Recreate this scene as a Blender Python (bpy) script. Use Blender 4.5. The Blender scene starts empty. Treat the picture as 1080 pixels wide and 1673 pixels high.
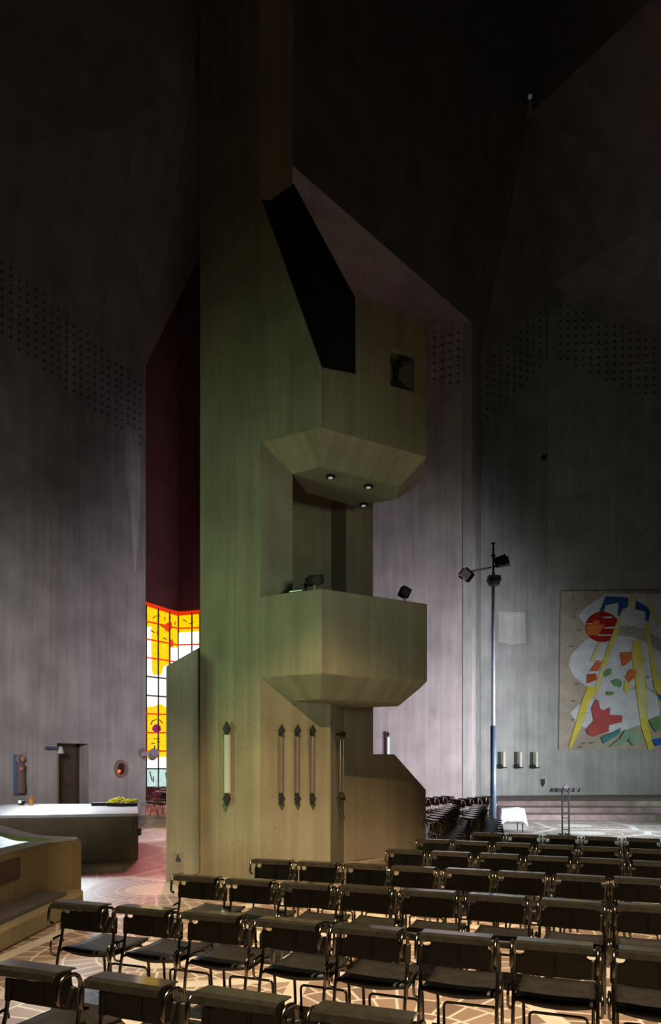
import bpy, bmesh, math, random
from mathutils import Vector, Matrix
random.seed(7)
S = bpy.context.scene
COL = S.collection

# ------------------------------------------------------------------ camera
H, F, CX, CY = 1.89, 1150.0, 540.0, 1245.0
cam_d = bpy.data.cameras.new('camera'); cam = bpy.data.objects.new('camera', cam_d); COL.objects.link(cam)
cam.location = (0, 0, H); cam.rotation_euler = (math.pi/2, 0, 0)
cam_d.sensor_fit = 'HORIZONTAL'; cam_d.sensor_width = 36; cam_d.lens = F/1080*36
cam_d.shift_y = (CY-836.5)/1673*1673/1080
cam_d.shift_x = 0
cam_d.clip_start = .05; cam_d.clip_end = 300
S.camera = cam
S.view_settings.view_transform = 'Standard'; S.view_settings.look = 'None'
S.view_settings.gamma = 1; S.view_settings.use_curve_mapping = False
S.view_settings.exposure = 0.0

# ------------------------------------------------------------------ world and lights
W = bpy.data.worlds.new('world'); S.world = W; W.use_nodes = True
bg = W.node_tree.nodes['Background']; bg.inputs[0].default_value = (.8, .85, 1, 1); bg.inputs[1].default_value = .0015

def aim(o, tgt):
    o.rotation_euler = (Vector(tgt)-o.location).to_track_quat('-Z', 'Y').to_euler()
def area(name, loc, tgt, sx, sy, power, col, spread=180):
    l = bpy.data.lights.new(name, 'AREA'); l.shape = 'RECTANGLE'; l.size = sx; l.size_y = sy
    l.energy = power; l.color = col; l.spread = math.radians(spread)
    o = bpy.data.objects.new(name, l); COL.objects.link(o); o.location = loc; aim(o, tgt); return o
def spot(name, loc, tgt, power, col, ang, blend=.3, rad=.1):
    l = bpy.data.lights.new(name, 'SPOT'); l.energy = power; l.color = col
    l.spot_size = math.radians(ang); l.spot_blend = blend; l.shadow_soft_size = rad
    o = bpy.data.objects.new(name, l); COL.objects.link(o); o.location = loc; aim(o, tgt); return o

spot('warm_floodlight', (.9, 1.2, 10.2), (2.3, 5.2, 0), 13500, (1, .80, .55), 70, .85, .10)  # assumed lamp overhead out of view, read off the chair shadows
spot('nave_floodlight', (.3, 1.8, 9.6), (-.1, 11.2, -1.2), 5600, (1, .64, .30), 37, .8, .10)  # assumed lamp overhead out of view, read off the pulpit shadow
area('green_fill', (-8.5, 6.0, 2.0), (-.6, 11, 3.3), 2, 2, 46, (.66, 1, .48), 70)  # assumed green light from off view at the left, no window built
area('right_wall_fill', (9.5, 16, 1.8), (3.8, 25, 2.8), 3, 2.4, 480, (.95, .90, 1), 80)  # added fill for the right wall, assumed daylight from out of view
area('choir_floor_fill', (13, 17.5, 6), (7.6, 19.5, 0), 3, 3, 230, (.50, .74, 1), 52)  # added bluish fill for the choir floor, no window is built there
area('left_wall_fill', (-5.5, 6, 5.0), (-8.0, 23, 2.4), 2, 1.6, 105, (1, .94, .96), 52)  # added fill for the left wall, not a real opening
area('rear_fill', (7, -2, 3.4), (-1.5, 11.4, 4.5), 2.5, 2, 22, (.88, 1, .70), 36)  # added fill behind the camera for the partition and tower
area('chapel_red_fill', (-14.5, 29, 4), (-8.5, 26.5, -1), 3, 3, 450, (1, .14, .22), 90)  # added red fill for the chapel floor, assumed windows out of sight
spot('chapel_sunbeam', (-6.3, 32, 11), (-4.85, 18.4, 0), 5000, (1, .93, .95), 8, .4, .2)  # assumed sunlight, a spot aimed at the white patch of floor
spot('red_floor_fill', (-6.3, 32, 11), (-4.2, 15.5, 0), 3800, (1, .20, .28), 24, .8, .2)  # added red spot that tints the floor before the chapel
area('choir_wall_fill', (15, 20, 2.4), (8.5, 29.5, 1.5), 3, 2.5, 120, (.88, 1, .94), 80)  # added fill for the niche and far walls, not a real opening
area('altar_fill', (-9, 21.6, 4.8), (-4.9, 15.1, .9), 2, 1, 60, (.85, .93, 1), 33)  # added lamp that brightens the altar top

# ------------------------------------------------------------------ helpers
def up(px, py, d): return Vector(((px-CX)/F*d, d, H-(py-CY)/F*d))
def upz(px, py, z): return up(px, py, F*(H-z)/(py-CY))
def ray(px, py): return Vector(((px-CX)/F, 1.0, -(py-CY)/F))
def onpl(px, py, P, n):
    r = ray(px, py); o = Vector((0, 0, H)); t = (Vector(P)-o).dot(n)/r.dot(n); return o+r*t
def hit2(px, P, u):
    """point of the plan line P+s*u seen at column px"""
    k = (px-CX)/F
    s = (k*P[1]-P[0])/(u[0]-k*u[1]); return Vector((P[0]+s*u[0], P[1]+s*u[1], 0))
def zat(py, d): return H-(py-CY)/F*d

MATS = {}
def nd(nt, t, **kw):
    n = nt.nodes.new(t)
    for k, v in kw.items(): setattr(n, k, v)
    return n
def newmat(name):
    m = bpy.data.materials.new(name); m.use_nodes = True; nt = m.node_tree
    return m, nt, nt.nodes['Principled BSDF']
def math_(nt, op, a, b=None, c=None):
    n = nd(nt, 'ShaderNodeMath', operation=op)
    for i, v in enumerate((a, b, c)):
        if v is None: continue
        if isinstance(v, (int, float)): n.inputs[i].default_value = v
        else: nt.links.new(v, n.inputs[i])
    return n.outputs[0]
def plain(name, col, rough=.5, metal=0, noise=.12, scale=8, emit=None, es=0, spec=.5):
    if name in MATS: return MATS[name]
    m, nt, b = newmat(name)
    b.inputs['Roughness'].default_value = rough; b.inputs['Metallic'].default_value = metal
    b.inputs['Specular IOR Level'].default_value = spec
    tc = nd(nt, 'ShaderNodeTexCoord'); n = nd(nt, 'ShaderNodeTexNoise'); n.inputs['Scale'].default_value = scale; n.inputs['Detail'].default_value = 4
    nt.links.new(tc.outputs['Object'], n.inputs['Vector'])
    r = nd(nt, 'ShaderNodeValToRGB')
    r.color_ramp.elements[0].position = .3; r.color_ramp.elements[1].position = .7
    r.color_ramp.elements[0].color = tuple(c*(1-noise) for c in col)+(1,)
    r.color_ramp.elements[1].color = tuple(min(1, c*(1+noise)) for c in col)+(1,)
    nt.links.new(n.outputs['Fac'], r.inputs['Fac']); nt.links.new(r.outputs['Color'], b.inputs['Base Color'])
    if emit:
        b.inputs['Emission Color'].default_value = emit+(1,); b.inputs['Emission Strength'].default_value = es
    MATS[name] = m; return m

def concrete(name, col, board=.14, streak=.22, dots=None, tone=.05, bump=.25, rough=.85):
    """board-marked concrete, uv in metres (u along the wall, v height); dots=(a1,b1,a2,b2,cell,u0,u1): a band of small round holes between v=a1*u+b1 and v=a2*u+b2"""
    m, nt, b = newmat(name); b.inputs['Roughness'].default_value = rough
    b.inputs['Specular IOR Level'].default_value = .25
    uv = nd(nt, 'ShaderNodeUVMap'); sx = nd(nt, 'ShaderNodeSeparateXYZ'); nt.links.new(uv.outputs[0], sx.inputs[0])
    u, v = sx.outputs[0], sx.outputs[1]
    # board tone
    ub = math_(nt, 'DIVIDE', u, board); fl = math_(nt, 'FLOOR', ub)
    wn = nd(nt, 'ShaderNodeTexWhiteNoise', noise_dimensions='1D'); nt.links.new(fl, wn.inputs['W'])
    t = math_(nt, 'MULTIPLY_ADD', wn.outputs['Value'], 2*tone, 1-tone)
    fr = math_(nt, 'FRACT', ub)
    j = math_(nt, 'LESS_THAN', fr, .07)
    wj = nd(nt, 'ShaderNodeTexWhiteNoise', noise_dimensions='1D'); nt.links.new(math_(nt, 'ADD', fl, 37.3), wj.inputs['W'])
    jj = math_(nt, 'MULTIPLY', j, math_(nt, 'MULTIPLY', wj.outputs['Value'], .22))
    t = math_(nt, 'SUBTRACT', t, jj)
    # vertical streaks
    cb = nd(nt, 'ShaderNodeCombineXYZ'); nt.links.new(math_(nt, 'MULTIPLY', u, 5.0), cb.inputs[0]); nt.links.new(math_(nt, 'MULTIPLY', v, .35), cb.inputs[1])
    n1 = nd(nt, 'ShaderNodeTexNoise'); n1.inputs['Scale'].default_value = 1; n1.inputs['Detail'].default_value = 5; nt.links.new(cb.outputs[0], n1.inputs['Vector'])
    t = math_(nt, 'MULTIPLY', t, math_(nt, 'MULTIPLY_ADD', n1.outputs['Fac'], 2*streak, 1-streak))
    # blotches and grain
    n2 = nd(nt, 'ShaderNodeTexNoise'); n2.inputs['Scale'].default_value = .9; n2.inputs['Detail'].default_value = 8; nt.links.new(uv.outputs[0], n2.inputs['Vector'])
    t = math_(nt, 'MULTIPLY', t, math_(nt, 'MULTIPLY_ADD', n2.outputs['Fac'], .9, .55))
    n3 = nd(nt, 'ShaderNodeTexNoise'); n3.inputs['Scale'].default_value = 45; n3.inputs['Detail'].default_value = 3; nt.links.new(uv.outputs[0], n3.inputs['Vector'])
    t = math_(nt, 'MULTIPLY', t, math_(nt, 'MULTIPLY_ADD', n3.outputs['Fac'], .5, .75))
    # blowholes
    vo = nd(nt, 'ShaderNodeTexVoronoi'); vo.inputs['Scale'].default_value = 3.3; nt.links.new(uv.outputs[0], vo.inputs['Vector'])
    t = math_(nt, 'MULTIPLY', t, math_(nt, 'SUBTRACT', 1, math_(nt, 'MULTIPLY', math_(nt, 'LESS_THAN', vo.outputs['Distance'], .055), .35)))
    if dots:
        a1, b1, a2, b2, cell, u0, u1 = dots
        def hole(du, dv):
            fu = math_(nt, 'SUBTRACT', math_(nt, 'FRACT', math_(nt, 'ADD', math_(nt, 'DIVIDE', u, cell), du)), .5)
            fv = math_(nt, 'SUBTRACT', math_(nt, 'FRACT', math_(nt, 'ADD', math_(nt, 'DIVIDE', v, cell), dv)), .5)
            r2 = math_(nt, 'ADD', math_(nt, 'MULTIPLY', fu, fu), math_(nt, 'MULTIPLY', fv, fv))
            return math_(nt, 'LESS_THAN', r2, .030)
        h = hole(0, 0)
        up_ = math_(nt, 'LESS_THAN', v, math_(nt, 'MULTIPLY_ADD', u, a1, b1))
        lo_ = math_(nt, 'GREATER_THAN', v, math_(nt, 'MULTIPLY_ADD', u, a2, b2))
        h = math_(nt, 'MULTIPLY', h, math_(nt, 'MULTIPLY', up_, lo_))
        h = math_(nt, 'MULTIPLY', h, math_(nt, 'MULTIPLY', math_(nt, 'GREATER_THAN', u, u0), math_(nt, 'LESS_THAN', u, u1)))
        t = math_(nt, 'MULTIPLY', t, math_(nt, 'MULTIPLY_ADD', h, -.75, 1))
    mx = nd(nt, 'ShaderNodeVectorMath', operation='SCALE'); mx.inputs[0].default_value = col; nt.links.new(t, mx.inputs['Scale'])
    nt.links.new(mx.outputs[0], b.inputs['Base Color'])
    bp = nd(nt, 'ShaderNodeBump'); bp.inputs['Strength'].default_value = bump; bp.inputs['Distance'].default_value = .02
    nt.links.new(t, bp.inputs['Height']); nt.links.new(bp.outputs[0], b.inputs['Normal'])
    return m

def finish(name, bm, mats, parent=None, smooth=False, uv=True, loc=None):
    bmesh.ops.recalc_face_normals(bm, faces=bm.faces)
    if uv:
        lay = bm.loops.layers.uv.new('UVMap')
        for f in bm.faces:
            n = f.normal
            if abs(n.z) > .8:
                for l in f.loops: l[lay].uv = (l.vert.co.x, l.vert.co.y)
            else:
                t = Vector((-n.y, n.x, 0)).normalized()
                k = max(.3, math.sqrt(max(0, 1-n.z*n.z)))
                for l in f.loops: l[lay].uv = (l.vert.co.dot(t), l.vert.co.z/k)
    me = bpy.data.meshes.new(name); bm.to_mesh(me); bm.free()
    if not isinstance(mats, (list, tuple)): mats = [mats]
    for m in mats: me.materials.append(m)
    if smooth:
        for p in me.polygons: p.use_smooth = True
    o = bpy.data.objects.new(name, me); COL.objects.link(o)
    if parent: o.parent = parent; 
    if parent and loc is None: o.matrix_parent_inverse = parent_world(parent).inverted()
    return o
def parent_world(p):
    m = p.matrix_basis.copy()
    return m if p.parent is None else parent_world(p.parent) @ p.matrix_parent_inverse @ m
def bevel(o, w=.02, seg=2):
    md = o.modifiers.new('bevel', 'BEVEL'); md.width = w; md.segments = seg; md.limit_method = 'ANGLE'; md.angle_limit = math.radians(40); return o
def tag(o, label, cat, group=None, kind=None):
    if label: o['label'] = label
    if cat: o['category'] = cat
    if group: o['group'] = group
    if kind: o['kind'] = kind
    return o
def empty(name, loc=(0, 0, 0), rz=0):
    o = bpy.data.objects.new(name, None); COL.objects.link(o); o.location = loc; o.rotation_euler = (0, 0, rz); o.empty_display_size = .1; return o
def struct(o): o['kind'] = 'structure'; return o

def poly_slab(bm, pts, vec, mi=0):
    a = [bm.verts.new(p) for p in pts]; b = [bm.verts.new(Vector(p)+Vector(vec)) for p in pts]
    fs = [bm.faces.new(a), bm.faces.new(list(reversed(b)))]
    for f in fs: f.normal_update()
    n = len(a)
    for i in range(n): fs.append(bm.faces.new((a[i], b[i], b[(i+1) % n], a[(i+1) % n])))
    for f in fs: f.material_index = mi
    bmesh.ops.triangulate(bm, faces=[f for f in fs[:2] if len(f.verts) > 4], ngon_method='EAR_CLIP')
def prism(bm, foot, z0, z1, mi=0): poly_slab(bm, [(p[0], p[1], z0) for p in foot], (0, 0, z1-z0), mi)
def loft(bm, rings, mi=0, cap=True):
    vs = [[bm.verts.new(p) for p in r] for r in rings]
    n = len(vs[0])
    for a, b in zip(vs, vs[1:]):
        for i in range(n): bm.faces.new((a[i], a[(i+1) % n], b[(i+1) % n], b[i])).material_index = mi
    if cap:
        bm.faces.new(list(reversed(vs[0]))).material_index = mi; bm.faces.new(vs[-1]).material_index = mi
def box(bm, c, s, rot=None, mi=0):
    m = Matrix.Translation(c) @ (rot.to_4x4() if rot else Matrix.Identity(4)) @ Matrix.Diagonal((s[0], s[1], s[2], 1))
    r = bmesh.ops.create_cube(bm, size=1, matrix=m)
    for f in {f for v in r['verts'] for f in v.link_faces}: f.material_index = mi
def cyl(bm, a, b, r, r2=None, seg=12, mi=0):
    a, b = Vector(a), Vector(b); d = b-a
    m = Matrix.Translation((a+b)/2) @ d.to_track_quat('Z', 'Y').to_matrix().to_4x4()
    q = bmesh.ops.create_cone(bm, cap_ends=True, segments=seg, radius1=r, radius2=r if r2 is None else r2, depth=d.length, matrix=m)
    for f in {f for v in q['verts'] for f in v.link_faces}: f.material_index = mi
def tube(bm, pts, r, seg=8, smoothn=4, mi=0, rmax=9):
    """tube along a polyline with rounded corners"""
    P = [Vector(p) for p in pts]; out = [P[0]]
    for i in range(1, len(P)-1):
        a, b, c = P[i-1], P[i], P[i+1]
        L = min(rmax, min((a-b).length, (c-b).length)*.48)
        p0 = b+(a-b).normalized()*L; p2 = b+(c-b).normalized()*L
        for k in range(smoothn+1):
            t = k/smoothn; out.append(p0*(1-t)**2+b*2*t*(1-t)+p2*t*t)
    out.append(P[-1])
    rings = []; ref = None
    for i, p in enumerate(out):
        d = (out[min(i+1, len(out)-1)]-out[max(i-1, 0)]).normalized()
        if ref is None: ref = d.orthogonal().normalized()
        ref = (ref-d*ref.dot(d)).normalized(); w = d.cross(ref)
        rings.append([p+(ref*math.cos(2*math.pi*k/seg)+w*math.sin(2*math.pi*k/seg))*r for k in range(seg)])
    loft(bm, rings, mi)
def ico(bm, c, r, sub=1, sc=(1, 1, 1), mi=0):
    q = bmesh.ops.create_icosphere(bm, subdivisions=sub, radius=r, matrix=Matrix.Translation(c) @ Matrix.Diagonal((*sc, 1)))
    for f in {f for v in q['verts'] for f in v.link_faces}: f.material_index = mi
def NB(): return bmesh.new()

# ------------------------------------------------------------------ materials
m_tower = concrete('tower_concrete', (.255, .245, .185), .15, .38, bump=.45)
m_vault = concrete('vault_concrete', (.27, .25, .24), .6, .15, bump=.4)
m_rail = concrete('stair_concrete', (.26, .23, .18), .17)
m_stone = concrete('font_stone', (.235, .185, .105), .5, .15, bump=.9, tone=.03)
m_blockstone = concrete('altar_stone', (.19, .15, .10), .6, .15, bump=.8, tone=.03)
m_pale = concrete('pale_patch', (.55, .54, .52), .3, .2)
m_leather = plain('black_leather', (.014, .0115, .0085), .5, 0, .3, 14, spec=.25)
m_leather2 = plain('black_ledge_leather', (.016, .014, .010), .11, 0, .25, 20, spec=.45)
m_chrome = plain('smoked_chrome', (.13, .11, .085), .26, 1, .1, 30)
m_black = plain('black_paint', (.010, .010, .012), .6, spec=.2)
m_steel = plain('blue_grey_steel', (.22, .32, .44), .4, .35)
m_dark = plain('dark_iron', (.022, .022, .026), .6, 0, spec=.3)
m_white = plain('white_linen', (.86, .87, .9), .85, 0, .05)
m_glass = plain('daylit_glass', (.50, .58, .58), .15, 0, .05)  # pale tube copy, reflected daylight put into the colour
m_wood = plain('dark_wood', (.06, .035, .018), .6, 0, .3, 5)

def floor_mat():
    m, nt, b = newmat('radial_clay_paving'); b.inputs['Roughness'].default_value = .42; b.inputs['Specular IOR Level'].default_value = .35
    tc = nd(nt, 'ShaderNodeTexCoord'); mp = nd(nt, 'ShaderNodeMapping'); mp.inputs['Location'].default_value = (.35, .55, 0)
    nt.links.new(tc.outputs['Object'], mp.inputs[0])
    v = nd(nt, 'ShaderNodeTexVoronoi', voronoi_dimensions='2D'); v.inputs['Scale'].default_value = .42; v.inputs['Randomness'].default_value = .65
    nt.links.new(mp.outputs[0], v.inputs['Vector'])
    v.normalize = False
    df = nd(nt, 'ShaderNodeVectorMath', operation='SUBTRACT')
    sc = nd(nt, 'ShaderNodeVectorMath', operation='SCALE'); sc.inputs['Scale'].default_value = 1.0
    nt.links.new(v.outputs['Position'], sc.inputs[0])
    nt.links.new(mp.outputs[0], df.inputs[0]); nt.links.new(sc.outputs[0], df.inputs[1])
    sp = nd(nt, 'ShaderNodeSeparateXYZ'); nt.links.new(df.outputs[0], sp.inputs[0])
    x, y = sp.outputs[0], sp.outputs[1]
    r = math_(nt, 'SQRT', math_(nt, 'ADD', math_(nt, 'MULTIPLY', x, x), math_(nt, 'MULTIPLY', y, y)))
    th = math_(nt, 'ARCTAN2', y, x)
    rr = math_(nt, 'DIVIDE', r, .30); ring = math_(nt, 'FLOOR', rr); fr = math_(nt, 'FRACT', rr)
    k = math_(nt, 'ADD', math_(nt, 'MULTIPLY', ring, 7.0), 16.0)
    off = math_(nt, 'MULTIPLY', ring, .37)
    ta = math_(nt, 'ADD', math_(nt, 'MULTIPLY', th, math_(nt, 'DIVIDE', k, 2*math.pi)), off)
    ft = math_(nt, 'FRACT', ta); it = math_(nt, 'FLOOR', ta)
    wd = math_(nt, 'DIVIDE', math_(nt, 'MULTIPLY', r, 2*math.pi), k)       # brick width in metres
    j1 = math_(nt, 'LESS_THAN', math_(nt, 'MULTIPLY', ft, wd), .024)
    j2 = math_(nt, 'LESS_THAN', fr, .09)
    disc = math_(nt, 'LESS_THAN', r, .50)
    ve = nd(nt, 'ShaderNodeTexVoronoi', voronoi_dimensions='2D', feature='DISTANCE_TO_EDGE'); ve.inputs['Scale'].default_value = .42; ve.inputs['Randomness'].default_value = .65
    nt.links.new(mp.outputs[0], ve.inputs['Vector'])
    edge = math_(nt, 'LESS_THAN', ve.outputs['Distance'], .035)
    mort = math_(nt, 'MAXIMUM', math_(nt, 'MAXIMUM', j1, j2), math_(nt, 'MAXIMUM', disc, edge))
    # brick tone
    cv = nd(nt, 'ShaderNodeCombineXYZ'); nt.links.new(it, cv.inputs[0]); nt.links.new(ring, cv.inputs[1])
    w = nd(nt, 'ShaderNodeTexWhiteNoise', noise_dimensions='3D'); nt.links.new(cv.outputs[0], w.inputs['Vector'])
    rp = nd(nt, 'ShaderNodeValToRGB'); rp.color_ramp.elements[0].color = (.15, .098, .07, 1); rp.color_ramp.elements[1].color = (.27, .185, .13, 1)
    nt.links.new(w.outputs['Value'], rp.inputs['Fac'])
    n = nd(nt, 'ShaderNodeTexNoise'); n.inputs['Scale'].default_value = 3; n.inputs['Detail'].default_value = 8; nt.links.new(tc.outputs['Object'], n.inputs['Vector'])
    rm = nd(nt, 'ShaderNodeValToRGB'); rm.color_ramp.elements[0].color = (.34, .295, .225, 1); rm.color_ramp.elements[1].color = (.55, .495, .395, 1)
    nt.links.new(n.outputs['Fac'], rm.inputs['Fac'])
    mx = nd(nt, 'ShaderNodeMix', data_type='RGBA'); nt.links.new(mort, mx.inputs['Factor']); nt.links.new(rp.outputs[0], mx.inputs['A']); nt.links.new(rm.outputs[0], mx.inputs['B'])
    nt.links.new(mx.outputs['Result'], b.inputs['Base Color'])
    bp = nd(nt, 'ShaderNodeBump'); bp.inputs['Strength'].default_value = .25; bp.inputs['Distance'].default_value = .01
    nt.links.new(math_(nt, 'ADD', math_(nt, 'MULTIPLY', mort, -.6), n.outputs['Fac']), bp.inputs['Height']); nt.links.new(bp.outputs[0], b.inputs['Normal'])
    return m
m_floor = floor_mat()

# ------------------------------------------------------------------ floor
bm = NB(); poly_slab(bm, [(-22, -8, 0), (22, -8, 0), (22, 44, 0), (-22, 44, 0)], (0, 0, -.2))
struct(finish('floor', bm, m_floor))

# ------------------------------------------------------------------ left wall
LP = up(238, CY, 25.0); LU = Vector((.80, 1, 0)).normalized(); LN = Vector((LU.y, -LU.x, 0))
def lw(px, py): return onpl(px, py, LP, LN)
def lwz(px, z): p = hit2(px, LP, LU); p.z = z; return p
def uvof(p, n):
    t = Vector((-n.y, n.x, 0)).normalized(); return p.dot(t), p.z
def band(p1, p2, n, top, bot, cell, pad=60):
    (u1, v1), (u2, v2) = uvof(p1, n), uvof(p2, n); a = (v2-v1)/(u2-u1); b0 = v1-a*u1
    return (a, b0-top, a, b0-bot, cell, min(u1, u2)-pad, max(u1, u2)+pad)
wl_top = [lw(-150, 240), lw(238, 597)]
m_wl = concrete('left_wall_concrete', (.40, .365, .36), .2, .3, band(lw(0, 378), lw(238, 597), LN, .7, 3.1, .26))
d0, d1 = lw(93, 1214), lw(145, 1214)
pts = [lwz(-150, 0), wl_top[0], wl_top[1], lwz(238, 0), lwz(145, 0), lwz(145, d0.z), lwz(93, d0.z), lwz(93, 0)]
bm = NB(); poly_slab(bm, pts, -LN*.9)
for a in ([(206, 700), (210, 692), (214, 705), (219, 720), (219, 702), (224, 708), (228, 745), (229, 800), (226, 880), (221, 940), (216, 880), (213, 830), (206, 790), (204, 740)],):
    poly_slab(bm, [lw(x, y)+LN*.004 for x, y in a], -LN*.01, 1)
for x0, x1, y0, y1 in ((236.4, 238, 600, 1330),): pass
struct(finish('wall_left', bm, [m_wl, concrete('lime_streak', (.56, .53, .52), .2, .3)]))
# door in its deep reveal
dr = struct(empty('door_1', lwz(119, 0)-LN*.5))
bm = NB(); poly_slab(bm, [lwz(90, .01)-LN*.55, lwz(148, .01)-LN*.55, lwz(150, d0.z)-LN*.55, lwz(88, d0.z)-LN*.55], -LN*.06)
finish('door_leaf', bm, m_wood, dr)
bm = NB(); p, q = lwz(93, 0), lwz(93, d0.z-.1)
poly_slab(bm, [p+LU*.01, q+LU*.01, q+LU*.06, p+LU*.06], -LN*.5)
finish('frame', bm, plain('bronze_jamb', (.35, .24, .09), .5, .3), dr)

# ------------------------------------------------------------------ right and far walls
R1P = up(771, CY, 25.0); RU1 = (up(560, CY, 27.0)-R1P); RU1.z = 0; RU1.normalize(); RN1 = Vector((-RU1.y, RU1.x, 0))
if RN1.y > 0: RN1 = -RN1
def rw1(px, py): return onpl(px, py, R1P, RN1)
m_w1 = concrete('right_wall_concrete', (.43, .395, .39), .2, .3, band(rw1(698, 540), rw1(757, 540), RN1, 0, 1.95, .29, 0))
gz = lambda p: Vector((p.x, p.y, 0))
pz0 = lambda p, z: Vector((p.x, p.y, z))
bm = NB(); a, b_, c = rw1(771, 527), rw1(560, 500), rw1(520, 500)
poly_slab(bm, [gz(a), a, c, gz(c)], -RN1*.6)
struct(finish('wall_right', bm, m_w1))
W2L = up(786, CY, 29.0); W2R = up(895, CY, 30.0); W3R = up(1130, CY, 29.5)
def plane2(A, B):
    u = (B-A); u.z = 0; u.normalize(); n = Vector((u.y, -u.x, 0))
    if n.y > 0: n = -n
    return u, n
U2, N2 = plane2(W2L, W2R); U3, N3 = plane2(W2R, W3R)
def w2(px, py): return onpl(px, py, W2L, N2)
def w3(px, py): return onpl(px, py, W2R, N3)
m_w2 = concrete('niche_wall_concrete', (.36, .37, .355), .3, .3, band(w2(786, 575), w2(895, 468), N2, .6, 3.2, .32, 0))
m_w3 = concrete('far_wall_concrete', (.36, .36, .355), .25, .25, band(w3(910, 475), w3(1130, 560), N3, .4, 3.0, .32, 0))
# reveal between the right wall and the niche wall
bm = NB(); a, b_ = rw1(771, 527), w2(786, 560)
poly_slab(bm, [gz(a), a, b_, gz(b_)], (-.3, .1, 0)); struct(finish('wall_reveal', bm, m_w2))
bm = NB(); a, b_ = w2(785, 575), w2(895, 468); poly_slab(bm, [gz(a), a, b_, gz(b_)], -N2*.5)
poly_slab(bm, [w2(x, y)+N2*.004 for x, y in ((815, 999), (858, 1001), (859, 1050), (836, 1053), (814, 1049))], -N2*.01, 1)
struct(finish('wall_niche', bm, [m_w2, m_pale]))
bm = NB(); a, b_ = w3(895, 468), w3(1130, 560); poly_slab(bm, [gz(a), a, b_, gz(b_)], -N3*.5)
struct(finish('wall_far', bm, m_w3))

# ------------------------------------------------------------------ vault
VL = lw(238, 597)
def facets(name, fs, mat):
    bm = NB()
    for f in fs: bm.faces.new([bm.verts.new(p) for p in f])
    bmesh.ops.triangulate(bm, faces=bm.faces[:]); bmesh.ops.remove_doubles(bm, verts=bm.verts[:], dist=.001)
    o = finish(name, bm, mat); me = o.data; cc = Vector((0, 0, H))
    if sum(((cc-p.center).dot(p.normal))*p.area for p in me.polygons) < 0: me.flip_normals()
    md = o.modifiers.new('solidify', 'SOLIDIFY'); md.thickness = .3; md.offset = -1
    return struct(o)
T1 = up(318, 120, 22); W0 = lw(-150, 240)
nL = (W0-VL).cross(T1-VL).normalized(); nL = nL if nL.y < 0 else -nL
def cl(px, py, k=0): return onpl(px, py, VL, nL)+nL*k
M1 = cl(205, 208, .12); M0 = cl(-150, 262, .1); T2 = cl(334, -60, -.15); T3 = cl(-150, -60, -.5)
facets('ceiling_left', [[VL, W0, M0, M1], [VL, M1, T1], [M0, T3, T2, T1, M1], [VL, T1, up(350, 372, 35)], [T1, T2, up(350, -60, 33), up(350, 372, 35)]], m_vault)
VR = rw1(771, 527); A_ = up(866, 185, 27); K_ = up(400, 202, 18.5)
nN = (K_-VR).cross(A_-VR).normalized(); nN = nN if nN.y < 0 else -nN
AR = up(1130, 328, 23.5); AT = onpl(866, -60, VR, nN); KT = onpl(400, -60, VR, nN)
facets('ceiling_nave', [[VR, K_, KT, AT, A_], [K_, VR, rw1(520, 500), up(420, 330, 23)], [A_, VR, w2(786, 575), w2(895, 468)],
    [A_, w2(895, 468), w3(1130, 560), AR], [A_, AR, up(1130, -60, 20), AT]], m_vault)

# ------------------------------------------------------------------ chapel end wall and stained glass
g0, g1, g2 = up(195, CY, 34.0), up(291, CY, 36.0), up(350, CY, 35.3)
ug, ng = plane2(g0, g1); uh, nh = plane2(g1, g2)
def gl(px, py): return onpl(px, py, g0, ng) if px <= 291 else onpl(px, py, g1, nh)
bm = NB()
for (xa, xb), n in (((195, 291), ng), ((291, 350), nh)):
    poly_slab(bm, [gl(xa, 300) if xa != 291 else onpl(291, 300, g1, nh), gl(xb, 300), gl(xb, 998 if xb > 300 else 1003), gl(xa, 972) if xa != 291 else onpl(291, 1003, g1, nh)], -n*.4)
    a, b_ = (gl(xa, 1285) if xa != 291 else onpl(291, 1285, g1, nh)), gl(xb, 1285)
    poly_slab(bm, [gz(a), a, b_, gz(b_)], -n*.4)
poly_slab(bm, [gz(gl(350, 1285)), pz0(gl(350, 1285), 32), pz0(gl(560, 1285), 32), gz(gl(560, 1285))], -nh*.4)
struct(finish('wall_chapel', bm, concrete('chapel_concrete', (.13, .045, .045), .3)))
def glassmat(name, col, s):
    m, nt, b = newmat(name); b.inputs['Base Color'].default_value = (.02, .02, .02, 1); b.inputs['Roughness'].default_value = .3
    tc = nd(nt, 'ShaderNodeTexCoord'); n = nd(nt, 'ShaderNodeTexNoise'); n.inputs['Scale'].default_value = 5; n.inputs['Detail'].default_value = 4
    nt.links.new(tc.outputs['Object'], n.inputs['Vector'])
    v = nd(nt, 'ShaderNodeVectorMath', operation='SCALE'); v.inputs[0].default_value = col
    nt.links.new(math_(nt, 'MULTIPLY_ADD', n.outputs['Fac'], .6*s, .7*s), v.inputs['Scale']); nt.links.new(v.outputs[0], b.inputs['Emission Color'])
    b.inputs['Emission Strength'].default_value = 1; return m
g_y = glassmat('yellow_glass', (1, .62, .0), 1.1); g_w = glassmat('clear_glass', (1, .98, .95), 1.35); g_t = glassmat('pale_green_glass', (.62, .85, .80), .9)
g_r = glassmat('red_glass', (1, .05, .0), .95); g_p = glassmat('purple_glass', (.35, .0, .10), .9); g_o = glassmat('orange_glass', (1, .25, .0), 1.3)
win = struct(empty('window_1', gz(gl(262, 1285))))
bm = NB()
def gp(pts, mi, lift): poly_slab(bm, [gl(x, y)+(ng if x <= 291 else nh)*lift for x, y in pts], -(ng if pts[0][0] <= 291 else nh)*.01, mi)
LM = 195
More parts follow.
